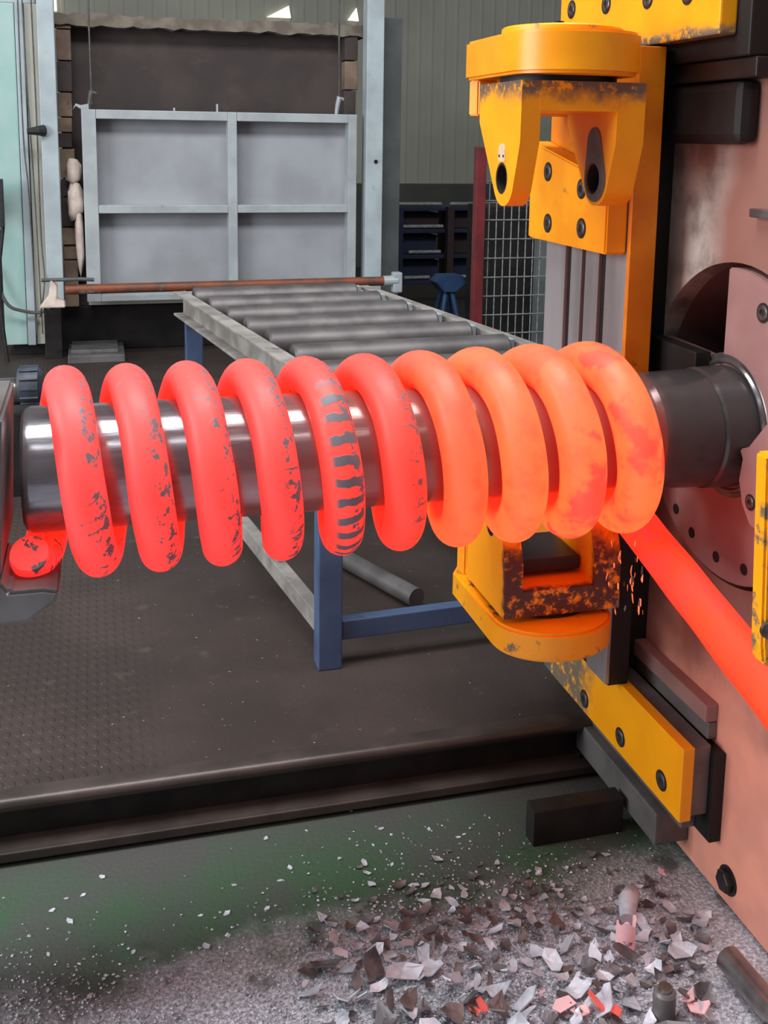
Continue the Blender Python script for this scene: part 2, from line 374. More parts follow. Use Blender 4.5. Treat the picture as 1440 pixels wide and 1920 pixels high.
def tube(bm, path, r, seg=12, caps=True):
    path = [Vector(p) for p in path]; fr = frames(path); rings = []
    for i, (p, (t, n, b_)) in enumerate(zip(path, fr)):
        rr = r[i] if isinstance(r, (list, tuple)) else r
        rings.append([bm.verts.new(p + (n*math.cos(2*PI*k/seg)+b_*math.sin(2*PI*k/seg))*rr) for k in range(seg)])
    for a, c in zip(rings, rings[1:]):
        for k in range(seg): bm.faces.new((a[k], a[(k+1) % seg], c[(k+1) % seg], c[k]))
    if caps: bm.faces.new(rings[0][::-1]); bm.faces.new(rings[-1])
    return bm
def lathe(bm, prof, origin, axis, seg=24):
    """prof: list of (along, radius); axis a unit vector"""
    o = Vector(origin); ax = Vector(axis).normalized()
    u = ax.orthogonal().normalized(); v = ax.cross(u); rings = []
    for a, r in prof:
        if r < 1e-6: rings.append([bm.verts.new(o+ax*a)])
        else: rings.append([bm.verts.new(o+ax*a+(u*math.cos(2*PI*k/seg)+v*math.sin(2*PI*k/seg))*r) for k in range(seg)])
    for A, C in zip(rings, rings[1:]):
        if len(A) == 1 and len(C) == 1: continue
        for k in range(seg):
            j = (k+1) % seg
            if len(A) == 1: bm.faces.new((A[0], C[j], C[k]))
            elif len(C) == 1: bm.faces.new((A[k], A[j], C[0]))
            else: bm.faces.new((A[k], A[j], C[j], C[k]))
    return bm
def socket_bolt(parent, x, y, z, r=0.017, axis=(-1, 0, 0)):
    """cap screw in its counterbore: dark ring, steel head, dark socket"""
    bm = B(); lathe(bm, [(-0.004, r*1.32), (0.0012, r*1.32), (0.0012, r*1.02), (-0.004, r*1.02)], (x, y, z), axis, 20)
    s = mk('counterbore', bm, 'hole', parent, smooth=0.6)
    bm = B(); lathe(bm, [(-0.004, 0), (-0.004, r), (0.002, r), (0.0035, r*0.86), (0.0035, r*0.5), (0.0005, r*0.46), (0.0005, 0)], (x, y, z), axis, 20)
    mk('bolt', bm, 'bolt', parent, smooth=0.6)
    bm = B(); lathe(bm, [(0.0002, 0), (0.0002, r*0.44), (0.0012, r*0.44), (0.0012, 0)], (x, y, z), axis, 6)
    mk('hex_socket', bm, 'hole', parent)

# ------------------------------------------------------------------ the setting
DZ = 0.14                                          # height of the steel deck above the concrete
bm = B(); box(bm, -4, 4, -2.5, 2.35, -0.12, 0.0, 0)
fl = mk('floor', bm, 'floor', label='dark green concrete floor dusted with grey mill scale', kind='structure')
deck = thing('floor_deck', 'raised brown steel plate deck with a rounded edge above the green floor', None, (0, 2.3, 0), kind='structure')
bm = B(); box(bm, -4, 7, 2.34, 12.1, 0.1, DZ, 0.0); mk('deck_plate', bm, 'deck', deck)
bm = B(); prism(bm, [(2.288, 0.128), (2.292, 0.138), (2.302, 0.1435), (2.345, 0.1415), (2.345, 0.112), (2.302, 0.110), (2.292, 0.115)], -4, 4, 'x'); mk('edge_lip', bm, 'decklip', deck, smooth=0.9)
bm = B(); box(bm, -4, 4, 2.325, 2.35, 0.0, 0.115, 0.0); mk('edge_web', bm, 'darksteel', deck)
bm = B(); box(bm, -4, 4, 2.262, 2.33, 0.012, 0.034, 0.003); mk('edge_flange', bm, 'decklip', deck)
bm = B(); box(bm, -4, 4, 2.275, 2.33, -0.02, 0.012, 0.0); mk('shadow_gap_strip', bm, 'black', deck)  # black strip stands in for the shade under the flange
wb = thing('wall_back', 'grey green sheet wall at the back of the hall', None, (2, 12.0, 0), kind='structure')
bm = B(); box(bm, -5, 9, 12.0, 12.2, 0, 6.5, 0); mk('wall_sheet', bm, 'wall', wb)
bm = B(); box(bm, -5, 9, 11.93, 11.998, 0, 1.10, 0.01); mk('dado', bm, 'wall_low', wb)
for i, tri in enumerate(([(500, 32), (541, 11), (545, 34)], [(652, 38), (668, 15), (672, 40)])):
    pts = [PYp(px, py, 11.98) for px, py in tri]
    bm = B(); prism(bm, [(p.x, p.z) for p in pts], 11.96, 11.995, 'y')
    mk('window_%d' % (i+1), bm, 'skyglow', label='small bright three-cornered gap of daylight above the furnace' if i == 0 else 'small bright gap of daylight beside the pale furnace post', kind='structure')
bm = B(); 
p0 = PYp(0, 0, 11.9); box(bm, p0.x-0.6, p0.x+0.55, 11.94, 11.99, p0.z-0.08, p0.z+1.0, 0); mk('window_3', bm, 'skyglow', label='bright window high on the back wall above the teal cabinet', kind='structure')

# ------------------------------------------------------------------ mandrel
AXY, AXZ = 1.87, 1.03
bm = B(); lathe(bm, [(-0.132, 0), (-0.132, 0.098), (-0.127, 0.105), (-0.118, 0.109), (1.03, 0.109), (1.04, 0.117), (1.16, 0.12), (1.165, 0.118), (1.17, 0.123), (1.24, 0.125), (1.245, 0.128), (1.40, 0.128), (1.40, 0)], (0, AXY, AXZ), (1, 0, 0), 72)
mk('mandrel', bm, 'mandrel', label='thick dark steel mandrel shaft running through the glowing coil', cat='mandrel', smooth=0.5)

# ------------------------------------------------------------------ hot coil
spring = thing('hot_coil_spring', 'glowing red-hot steel coil spring wound around the mandrel', 'coil spring', (0.45, 1.87, 0.8))
CZ, CR = 1.022, 0.149
def hx(t): return -0.057 + 0.104*t + 0.0007*t*t
def rbar(t): return 0.0360 + 0.0070*min(1, max(0, (t-4.5)/3.5))
def hot_tube(name, pts, parent, seg=28):
    """pts: list of (centre, outward, turn, radius)"""
    n = len(pts); verts = []; faces = []; at = []; ap = []; al = []; L = 0.0
    for i, (c, o, t, r) in enumerate(pts):
        if i: L += (c-pts[i-1][0]).length
        d = (pts[min(i+1, n-1)][0]-pts[max(i-1, 0)][0]).normalized()
        o = (o-d*o.dot(d)).normalized(); s = d.cross(o)
        if s.x < 0: s = -s
        for k in range(seg):
            ph = -PI+2*PI*k/seg
            wob = 1+0.012*math.sin(9*L*3+2*ph)+0.008*math.sin(37*L+ph)
            verts.append(c+(o*math.cos(ph)+s*math.sin(ph))*r*wob); at.append(t); ap.append(ph); al.append(L)
    for i in range(n-1):
        for k in range(seg): faces.append((i*seg+k, i*seg+(k+1) % seg, (i+1)*seg+(k+1) % seg, (i+1)*seg+k))
    faces.append(tuple(range(seg))[::-1]); faces.append(tuple((n-1)*seg+k for k in range(seg)))
    loc = WL[parent]
    me = bpy.data.meshes.new(name); me.from_pydata([v-loc for v in verts], [], faces)
    for nm, data in (('turn', at), ('phi', ap), ('len', al)):
        a = me.attributes.new(nm, 'FLOAT', 'POINT'); a.data.foreach_set('value', data)
    me.polygons.foreach_set('use_smooth', [True]*(len(faces)-2)+[False]*2)
    me.materials.append(M['hotbar']); me.update()
    bmx = bmesh.new(); bmx.from_mesh(me); bmesh.ops.recalc_face_normals(bmx, faces=bmx.faces[:]); bmx.to_mesh(me); bmx.free()
    o = bpy.data.objects.new(name, me); COL.objects.link(o); o.parent = parent; WL[o] = loc.copy(); return o
pts = []; T0, T1 = -0.63, 9.80; NS = 900
for i in range(NS+1):
    t = T0+(T1-T0)*i/NS; a = 2*PI*t
    out = Vector((0, -math.sin(a), math.cos(a)))
    e = min(1.0, (i/5.0)) if i < 5 else min(1.0, (NS-i)/5.0)
    r = rbar(t)*(0.86+0.14*math.sqrt(max(0, 1-(1-e)**2)))
    pts.append((Vector((hx(t), AXY, CZ))+out*CR, out, t, r))
hot_tube('wound_turns', pts, spring)['label'] = 'red to orange glowing turns with grey scale stripes'
# straight feed bar rising from the lower right to the underside of the mandrel
A0, A1 = Vector((1.077, 1.935, 0.8175)), Vector((1.036, 1.38, 0.722))
dirb = (A1-A0); pts = []
for i in range(60):
    s = i/40.0; c = A0+dirb*s; pts.append((c, Vector((0, -0.2, 1)), 10.4+0.5*s, 0.0415))
fb = hot_tube('feed_bar', pts, spring); fb['label'] = 'straight glowing bar still feeding towards the mandrel'

# ------------------------------------------------------------------ left end jaw
jaw = thing('end_jaw', 'grey steel jaw block gripping the free end of the mandrel and bar', 'jaw', (-0.2, 1.8, 0.84))
bm = B(); prism(bm, [(-0.42, 1.175), (-0.150, 1.165), (-0.162, 0.905), (-0.42, 0.905)], 1.70, 1.98, 'y', bev=0.006); mk('holder_plate', bm, 'greysteel', jaw)
bm = B(); prism(bm, [(-0.42, 0.903), (-0.166, 0.903), (-0.150, 0.882), (-0.100, 0.882), (-0.072, 0.876), (-0.080, 0.858), (-0.125, 0.828), (-0.42, 0.828)], 1.695, 1.88, 'y', bev=0.006); mk('support_block', bm, 'greysteel', jaw)
bm = B(); box(bm, -0.42, -0.17, 1.68, 1.70, 0.895, 0.91, 0.002); mk('joint_strip', bm, 'darksteel', jaw)
bm = B(); box(bm, -0.42, -0.24, 1.72, 1.96, 0.14, 0.826, 0.006); mk('pedestal', bm, 'darksteel', jaw)

# ------------------------------------------------------------------ press heads (forks without their rollers)
def dshape(x0, x1, ynear, ystr, yfar, ch=0.1):
    cx = (x0+x1)/2; hw = (x1-x0)/2
    p = [(cx-hw*math.cos(PI*i/24), ystr-(ystr-ynear)*math.sin(PI*i/24)) for i in range(25)]
    return p+[(x1, yfar-0.02), (x1-0.02, yfar), (x0+0.06, yfar), (x0, yfar-ch)]
def press_head(up):
    s = 1 if up else -1
    z0 = 1.728 if up else 0.61
    def zz(h): return z0 + s*h                 # h > 0 away from the mandrel
    if up: t = thing('press_head', 'yellow fork-shaped press head hanging above the glowing coil', 'press head', (0.92, 2.05, 1.47))
    else: t = thing('press_head', 'yellow fork-shaped press head standing below the glowing coil', 'press head', (0.92, 2.05, 0.54))
    cap_h = 0.081 if up else 0.062
    bm = B(); prism(bm, dshape(0.781, 1.045, 1.865, 1.975, 2.33), min(zz(0), zz(cap_h)), max(zz(0), zz(cap_h)), 'z', bev=0.006)
    cap = mk('cap', bm, 'yellow' if up else 'yellow_worn', t, smooth=0.7)
    bm = B(); lathe(bm, [(0, 0), (0, 0.122), (0.014, 0.122), (0.017, 0.118), (0.017, 0)], (0.925, 2.06, zz(cap_h)), (0, 0, s), 48)
    mk('cap_disc', bm, 'chip' if False else 'yellow_worn', t, smooth=0.6)
    bm = B(); lathe(bm, [(0, 0), (0, 0.010), (0.011, 0.010), (0.011, 0.005), (0.006, 0.0)], (0.90, 2.02, zz(cap_h+0.016)), (0, 0, s), 6); mk('grease_plug', bm, 'darksteel', t)
    # dark swivel ring between the cap and the fork
    bm = B(); lathe(bm, [(0, 0), (0, 0.118), (0.012, 0.118), (0.012, 0)], (0.92, 2.06, zz(-0.0115)), (0, 0, s), 40); mk('swivel_ring', bm, 'black', t, smooth=0.6)
    bm = B()
    y0, y1 = 1.936, 2.17
    b0, b1 = zz(-0.0118), zz(-0.068)
    tip = 0.205 if up else 0.185
    prism(bm, [(0.830, b0), (0.996, b0), (0.996, b1), (0.984, b1-s*0.0), (0.842, b1), (0.830, b1)], y0, y1, 'y')
    cyh, czh = 2.03, zz(-(tip-0.003))
    for xa, xb in ((0.792, 0.832), (0.994, 1.054)):
        outl = hull2([(y0, b0), (y1, b0), (y1-0.004, zz(-0.09)), (y0+0.002, zz(-0.13))] + circ(cyh-0.010, czh, 0.055, 28))
        prism(bm, outl, xa, xb, 'x', holes=[circ(cyh, czh, 0.032 if up else 0.022, 20)], bev=0.0)
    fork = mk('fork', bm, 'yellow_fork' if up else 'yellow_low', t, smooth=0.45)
    # bored bushes in the prongs
    for xa, xb in ((0.7925, 0.8315), (0.9945, 1.0535)):
        bm = B(); r = 0.032 if up else 0.022
        lathe(bm, [(0, r-0.001), (xb-xa, r-0.001), (xb-xa, r-0.005), (0, r-0.005), (0, r-0.001)], (xa, cyh, czh), (1, 0, 0), 20); mk('bush', bm, 'hole', fork, smooth=0.6)
        bm = B(); lathe(bm, [((xb-xa)*0.5, 0), ((xb-xa)*0.5, r-0.005), ((xb-xa)*0.6, r-0.005), ((xb-xa)*0.6, 0)], (xa, cyh, czh), (1, 0, 0), 20); mk('pin_stub', bm, 'hole', fork)
    if up:
        bm = B(); prism(bm, hull2(circ(2.03, zz(-0.150), 0.018, 16)+[(2.012, zz(-0.168)), (2.048, zz(-0.168))]), 0.7905, 0.793, 'x'); chip = mk('bare_patch', bm, 'chip', fork, label='whitish bare metal patch with two screws')
        for dy in (-0.011, 0.011):
            bm = B(); lathe(bm, [(0, 0), (0, 0.0034), (0.0012, 0.003), (0.0015, 0)], (0.7905, 2.03+dy, zz(-0.157)), (-1, 0, 0), 10); mk('screw', bm, 'bolt', chip)
        bm = B(); prism(bm, hull2(circ(cyh-0.01, czh, 0.047, 28)+circ(cyh, czh+0.075, 0.030, 20)), 0.9915, 0.9945, 'x', holes=[circ(cyh, czh, 0.032, 20)]); mk('wear_plate', bm, 'greysteel', fork, smooth=0.6)
    else:
        bm = B(); box(bm, 0.84, 0.99, 2.0, 2.15, 0.690, 0.72, 0.004); mk('scale_tray', bm, 'darksteel', t)
    # lug at the back corner and arm to the slide
    bm = B(); prism(bm, [(0.785, 2.215), (0.80, 2.20), (0.845, 2.20), (0.845, 2.32), (0.835, 2.325)], min(zz(0), zz(-0.075)), max(zz(0), zz(-0.075)), 'z', bev=0.003); mk('lug', bm, 'yellow_worn', t)
    bm = B(); 
    if up: box(bm, 0.90, 1.105, 2.20, 2.44, 1.66, 1.727, 0.004)
    else: box(bm, 0.90, 1.105, 2.20, 2.44, 0.611, 0.68, 0.004)
    mk('slide_arm', bm, 'orange', t)
    return t
press_head(True); press_head(False)

# ------------------------------------------------------------------ coiling machine
mach = thing('coiling_machine', 'large faded pink-red coiling machine with yellow slides and a round spindle opening', 'machine', (1.6, 1.8, 0))
FX = 1.25
bm = B()
prism(bm, [(0.75, 0.012), (2.62, 0.012), (2.62, 2.7), (0.75, 2.7)], FX, FX+0.05, 'x', holes=[circ(AXY, AXZ, 0.335, 64)])
mk('face_plate', bm, 'pink', mach)
bm = B(); prism(bm, circ(AXY, AXZ, 0.355, 48), FX+0.05, FX+0.30, 'x', holes=[circ(AXY, AXZ, 0.336, 48)]); mk('opening_wall', bm, 'pink2', mach, smooth=0.6)
bm = B(); prism(bm, circ(AXY, AXZ, 0.335, 48), FX+0.22, FX+0.26, 'x'); mk('opening_back', bm, 'black', mach)
bm = B(); box(bm, FX+0.31, 2.3, 0.75, 2.62, 0.012, 2.7, 0.01); mk('housing', bm, 'pink2', mach)
bm = B(); box(bm, FX+0.05, FX+0.31, 0.75, 0.80, 0.012, 2.7, 0); mk('housing_side', bm, 'pink2', mach)
bm = B(); box(bm, FX+0.05, FX+0.31, 2.57, 2.62, 0.012, 2.7, 0); mk('housing_side', bm, 'pink2', mach)
# turning disc with its upper far quarter cut away
n = 54
outl = [(AXY+0.02+0.0, AXZ)] + [(AXY+0.325*math.cos(a), AXZ+0.325*math.sin(a)) for a in [PI/2-0.062+(1.5*PI+0.4)*i/n for i in range(n+1)]] 
outl = [(AXY+0.325*math.cos(a), AXZ+0.325*math.sin(a)) for a in [PI/2-0.075+(1.5*PI+0.5)*i/n for i in range(n+1)]] + [(AXY+0.025, AXZ+0.125)]
bm = B(); prism(bm, outl, FX-0.012, FX+0.03, 'x', bev=0.003); disc = mk('spindle_disc', bm, 'pink2', mach, smooth=0.6)
for a, r in ((112, 0.27), (128, 0.27), (146, 0.27), (290, 0.285), (270, 0.285), (250, 0.29), (235, 0.285), (305, 0.29)):
    a = math.radians(a); y_, z_ = AXY+r*math.cos(a), AXZ+r*math.sin(a)
    if a < 3: socket_bolt(disc, FX-0.0125, y_, z_, 0.015)
    else:
        bm = B(); lathe(bm, [(-0.002, 0), (-0.002, 0.012), (0.001, 0.012), (0.001, 0)], (FX-0.012, y_, z_), (-1, 0, 0), 16); mk('tapped_hole', bm, 'hole', disc)
bm = B(); lathe(bm, [(0, 0.148), (0.0, 0.129), (-0.010, 0.129), (-0.012, 0.132), (-0.012, 0.136), (-0.007, 0.139), (-0.007, 0.146), (-0.004, 0.150), (0, 0.151), (0, 0.148)], (FX-0.006, AXY, AXZ), (1, 0, 0), 64); mk('spindle_ring', bm, 'shiny', mach, smooth=0.5)
bm = B(); box(bm, 1.20, 1.236, 1.935, 2.21, 1.085, 1.172, 0.003); mk('guard_block', bm, 'black', mach)
# red cover jaw beside the spindle
X2 = 1.19
pts = [PXp(px, py, X2) for px, py in [(1386, 842), (1402, 838), (1440, 790), (1490, 770), (1490, 1060), (1440, 1012), (1424, 1002), (1404, 985), (1390, 945), (1384, 900), (1391, 860)]]
bm = B(); prism(bm, [(p.y, p.z) for p in pts], X2, FX-0.013, 'x', bev=0.003); cj = mk('cover_jaw', bm, 'pink2', mach, smooth=0.5)
p = PXp(1407, 942, X2); socket_bolt(cj, X2, p.y, p.z, 0.012)
p = PXp(1427, 895, X2); bm = B(); lathe(bm, [(-0.002, 0), (-0.002, 0.010), (0.001, 0.010), (0.001, 0)], (X2, p.y, p.z), (-1, 0, 0), 14); mk('tapped_hole', bm, 'hole', cj)
# slide column with slotted steel rail
bm = B(); box(bm, 1.118, 1.168, 2.085, 2.51, 0.355, 1.80, 0.0); col = mk('slide_column', bm, 'black', mach)
for ya, yb in ((2.083, 2.181), (2.216, 2.285), (2.305, 2.363), (2.397, 2.51)):
    bm = B(); box(bm, 1.1085, 1.119, ya, yb, 0.36, 1.50, 0.002); mk('rail_strip', bm, 'steel', col)
bm = B(); box(bm, 1.107, 1.168, 2.068, 2.0825, 0.80, 1.80, 0.002); mk('column_side_plate', bm, 'orange', col)
bm = B(); box(bm, 1.108, 1.1175, 2.084, 2.51, 1.505, 1.80, 0.002); mk('column_front_plate', bm, 'orange', col)
bm = B(); box(bm, 1.168, FX, 2.155, 2.50, 0.36, 1.74, 0.0); mk('column_shade_block', bm, 'black', col)  # black block stands in for the shaded gap behind the column
bm = B(); prism(bm, [(2.085, 1.362), (2.51, 1.362), (2.51, 1.602), (2.463, 1.592), (2.085, 1.517)], 1.056, 1.107, 'x', bev=0.004); mp = mk('slide_plate', bm, 'yellow', mach)
for y_, z_ in ((2.40, 1.529), (2.211, 1.497), (2.39, 1.406), (2.204, 1.409)): socket_bolt(mp, 1.056, y_, z_, 0.0175)
# top cross plate and its black carrier
bm = B(); box(bm, 1.15, 1.187, 1.845, 2.575, 1.806, 2.16, 0.004); tp = mk('top_plate', bm, 'yellow_top', mach)
for px, py in ((1072, 18), (1137, 8), (1215, -3), (1290, -12)):
    p = PXp(px, py, 1.15); socket_bolt(tp, 1.15, p.y, p.z, 0.017)
bm = B(); box(bm, 1.188, FX, 1.80, 2.58, 1.765, 2.2, 0.004); mk('top_carrier', bm, 'black', mach)
bm = B(); box(bm, 1.20, FX, 1.79, 2.58, 1.725, 1.764, 0.004); mk('carrier_shelf', bm, 'darksteel', mach)
bm = B(); box(bm, 1.205, FX, 1.84, 2.58, 1.60, 1.724, 0.02); mk('carrier_shade_bracket', bm, 'black', mach)  # bracket carried down in black to stand in for shade on the face
# bottom cross bar and blocks
bm = B(); box(bm, 1.15, 1.178, 1.805, 2.47, 0.186, 0.354, 0.003); bb = mk('bottom_bar', bm, 'yellow_bar', mach)
for y_, z_ in ((2.262, 0.222), (2.072, 0.228), (1.883, 0.236)): socket_bolt(bb, 1.15, y_, z_, 0.017)
bm = B(); box(bm, 1.179, 1.222, 1.815, 2.5, 0.19, 0.349, 0.003); mk('bar_backing', bm, 'greysteel', mach)
bm = B(); box(bm, 1.222, FX, 1.80, 2.5, 0.13, 0.335, 0.003); mk('carrier_block', bm, 'black', mach)
bm = B(); box(bm, 1.165, FX, 1.92, 2.6, 0.05, 0.128, 0.004); box(bm, 1.19, FX, 1.86, 2.6, 0.129, 0.187, 0.003); mk('foot_block', bm, 'greysteel', mach)
bm = B(); box(bm, 1.16, FX, 2.30, 2.62, 0.015, 0.049, 0.003); mk('foot_plate', bm, 'darksteel', mach)
# ledge with groove on the face
bm = B(); box(bm, FX-0.03, FX, 1.84, 2.5, 0.385, 0.425, 0.004); mk('face_ledge', bm, 'pink2', mach)
bm = B(); box(bm, FX-0.022, FX, 1.84, 2.5, 0.345, 0.384, 0.004); mk('face_ledge_groove', bm, 'greysteel', mach)
# big hex bolt low on the face, glare line added above as shiny strip
p = PXp(1365, 1660, FX); bm = B(); lathe(bm, [(0, 0), (0, 0.024), (0.016, 0.024), (0.018, 0.020), (0.018, 0)], (FX, p.y, p.z+0.012), (-1, 0, 0), 6); mk('hex_bolt', bm, 'darksteel', mach)
bm = B(); lathe(bm, [(0, 0), (0, 0.031), (0.003, 0.031), (0.003, 0)], (FX, p.y, p.z+0.012), (-1, 0, 0), 24); mk('washer', bm, 'darksteel', mach)
p = PXp(1432, 400, FX); bm = B(); box(bm, FX-0.02, FX, p.y-0.15, p.y+0.02, p.z-0.009, p.z+0.009, 0.004); mk('glare_strip', bm, 'shiny', mach)

# yellow feed guide close on the right
gd = thing('feed_guide', 'upright yellow guide plate in front of the glowing feed bar', 'guide', (0.99, 1.235, 0.0))
bm = B(); prism(bm, [(0.878, 1.18), (0.892, 0.900), (0.897, 0.872), (0.915, 0.862), (1.20, 0.862), (1.20, 1.18)], 1.22, 1.25, 'y', bev=0.004); mk('guide_plate', bm, 'yellow_worn', gd)
p = PYp(1432, 1180, 1.22); bm = B(); lathe(bm, [(0, 0), (0, 0.013), (0.006, 0.013), (0.006, 0)], (p.x+0.006, 1.22, p.z), (0, -1, 0), 12); mk('bolt', bm, 'bolt', gd)
bm = B(); box(bm, 1.13, 1.19, 1.2505, 1.30, 0.0, 1.18, 0.004); mk('guide_post', bm, 'darksteel', gd)

# ------------------------------------------------------------------ roller conveyor
conv = thing('roller_conveyor', 'grey roller conveyor on blue legs leading to the furnace', 'conveyor', (0.75, 3.6, DZ))
CZt = 0.97
def conv_pt(u, v, z):                              # u along (0 near leg .. 1 far end), v across (0 left rail .. 1 right rail)
    L0 = Vector((0.585, 2.74, 0)); L1 = Vector((0.347, 4.45, 0)); Rr = Vector((1.345, 2.78, 0)); R1 = Vector((1.095, 4.50, 0))
    a = L0.lerp(L1, u); b = Rr.lerp(R1, u); p = a.lerp(b, v); return Vector((p.x, p.y, z))
dU = (conv_pt(1, 0, 0)-conv_pt(0, 0, 0)).normalized(); dV = (conv_pt(0, 1, 0)-conv_pt(0, 0, 0)).normalized()
dW = Vector((0, 0, 1)); dVp = Vector((dU.y, -dU.x, 0))
def obox(bm, c, ex, ey, ez, hx_, hy, hz, bev=0.003):
    b = B(); box(b, -hx_, hx_, -hy, hy, -hz, hz, bev); mt = Matrix((ex, ey, ez)).transposed().to_4x4(); mt.translation = c
    b.transform(mt); merge(bm, b)
cl = (conv_pt(1, 0, 0)-conv_pt(-0.04, 0, 0)).length
for v in (0, 1):
    s = 1 if v == 0 else -1
    c = conv_pt(0.48, v, CZt); bm = B()
    # channel: web outside, flanges inwards
    obox(bm, c+dVp*s*0.0+dW*-0.05, dU, dVp, dW, cl/2, 0.006, 0.05)
    obox(bm, c+dVp*(-s*0.024)+dW*-0.006, dU, dVp, dW, cl/2, 0.022, 0.005)
    obox(bm, c+dVp*(-s*0.024)+dW*-0.096, dU, dVp, dW, cl/2, 0.022, 0.005)
    mk('side_rail', bm, 'rail', conv)
NR = 7
for i in range(NR):
    u = 0.06+0.9*i/(NR-1); a = conv_pt(u, 0.03, CZt-0.034); b = conv_pt(u, 0.955, CZt-0.034)
    bm = B(); tube(bm, [a, a.lerp(b, 0.01), a.lerp(b, 0.5), a.lerp(b, 0.99), b], [0.050, 0.056, 0.056, 0.056, 0.050], 24); rl = mk('roller', bm, 'roller', conv, smooth=0.6)
    bm = B(); e = conv_pt(u, 0.975, CZt-0.02); lathe(bm, [(0, 0), (0, 0.013), (0.05, 0.013), (0.05, 0)], e, (b-a), 12); mk('axle', bm, 'shiny', rl)
    bm = B(); e2 = conv_pt(u, 0.968, CZt-0.012); obox(bm, e2, dU, dVp, dW, 0.018, 0.012, 0.020); mk('bearing_tab', bm, 'doorframe', rl)
for v in (0.012, 0.985):
    for u in (0.0, 0.93):
        c = conv_pt(u, v, 0); bm = B(); box(bm, c.x-0.034, c.x+0.034, c.y-0.034, c.y+0.034, DZ, CZt-0.1, 0.004); mk('leg', bm, 'blue', conv)
for u in (0.0, 0.93):
    a = conv_pt(u, 0.06, 0.245); b = conv_pt(u, 0.94, 0.245); bm = B(); obox(bm, a.lerp(b, 0.5), (b-a).normalized(), Vector((-(b-a).normalized().y, (b-a).normalized().x, 0)), dW, (b-a).length/2, 0.02, 0.028); mk('cross_brace', bm, 'blue', conv)
for v in (0.012, 0.985):
    a = conv_pt(0.03, v, 0.245); b = conv_pt(0.90, v, 0.245); bm = B(); obox(bm, a.lerp(b, 0.5), (b-a).normalized(), Vector((-(b-a).normalized().y, (b-a).normalized().x, 0)), dW, (b-a).length/2, 0.02, 0.028); mk('side_brace', bm, 'rail', conv)

# ------------------------------------------------------------------ furnace
FY = 7.4
fur = thing('furnace', 'old furnace with sooty brown front and tan brick jambs', 'furnace', (0.8, FY, DZ))
bm = B(); box(bm, -0.20, 1.78, FY+0.12, FY+0.9, 0.45, 2.31, 0); mk('lining', bm, 'furnace', fur)
bm = B(); box(bm, -0.30, 1.95, FY+0.10, FY+0.9, DZ, 0.449, 0.01); mk('base', bm, 'black', fur)
random.seed(3)
for xa, xb in ((-0.215, -0.125), (1.70, 1.79)):
    z = 0.46
    while z < 2.29:
        h = random.choice((0.10, 0.12, 0.16, 0.2)); jit = random.uniform(-0.012, 0.012)
        bm = B(); box(bm, xa+jit*0.5, xb+jit, FY+0.0+jit, FY+0.119, z, min(z+h-0.008, 2.305), 0.006); mk('brick', bm, 'brick' if random.random() < 0.75 else 'furnace', fur); z += h
# crumbling top edge
bm = B(); prof = []
xs = [-0.24+2.08*i/40 for i in range(41)]
top = [(x, 2.375+random.uniform(-0.012, 0.012)+0.0*x) for x in xs]; bot = [(x, 2.305+random.uniform(-0.014, 0.008)) for x in reversed(xs)]
prism(bm, top+bot, FY-0.01, FY+0.3, 'y'); mk('crumbling_ledge', bm, 'mortar', fur)
# white insulation packing showing beside the left jamb
def lump(bm, c, sx, sy, sz, seed, n=2, amp=0.2):
    rn = random.Random(seed); b = B(); bmesh.ops.create_icosphere(b, subdivisions=n, radius=1)
    for v in b.verts:
        k = 1+rn.uniform(-amp, amp); v.co = Vector((c[0]+v.co.x*sx*k, c[1]+v.co.y*sy*k, c[2]+v.co.z*sz*k))
    merge(bm, b)
bm = B(); lump(bm, (-0.125, FY-0.06, 1.17), 0.055, 0.05, 0.13, 1); lump(bm, (-0.105, FY-0.06, 0.93), 0.03, 0.04, 0.22, 2); lump(bm, (-0.13, FY-0.05, 1.36), 0.05, 0.04, 0.09, 5); mk('insulation_packing', bm, 'fibre', fur, smooth=1.2)
bm = B(); box(bm, -0.20, 0.16, FY-0.35, FY+0.09, DZ, DZ+0.05, 0.005); box(bm, -0.18, 0.12, FY-0.28, FY+0.05, DZ+0.051, DZ+0.075, 0.004); mk('sill_plate', bm, 'greysteel', fur)
bm = B(); box(bm, -0.06, 1.74, FY-0.02, FY+0.1, 0.47, 0.60, 0.005); mk('sill_beam', bm, 'cream', fur)

door = thing('furnace_door', 'pale grey furnace door of four sheet panels hanging on two cables', 'door', (0.84, FY-0.2, 0.55))
D0, D1 = FY-0.20, FY-0.09
for xa, xb in ((0.02, 0.865), (0.925, 1.685)):
    for za, zb in ((1.155, 1.71), (0.555, 1.10)):
        bm = B(); box(bm, xa-0.02, xb+0.02, D1, D1+0.012, za-0.02, zb+0.02, 0.0); mk('panel', bm, 'doorpanel', door)
for xa, xb in ((-0.068, 0.022), (0.865, 0.925), (1.685, 1.745)):
    bm = B(); box(bm, xa, xb, D0, D1, 0.52, 1.765, 0.004); mk('frame_post', bm, 'doorframe', door)
for za, zb in ((1.707, 1.765), (1.10, 1.152), (0.52, 0.56)):
    for xa, xb in ((0.0225, 0.8645), (0.9255, 1.6845)):
        bm = B(); box(bm, xa, xb, D0+0.004, D1, za, zb, 0.004); mk('frame_rail', bm, 'doorframe', door)
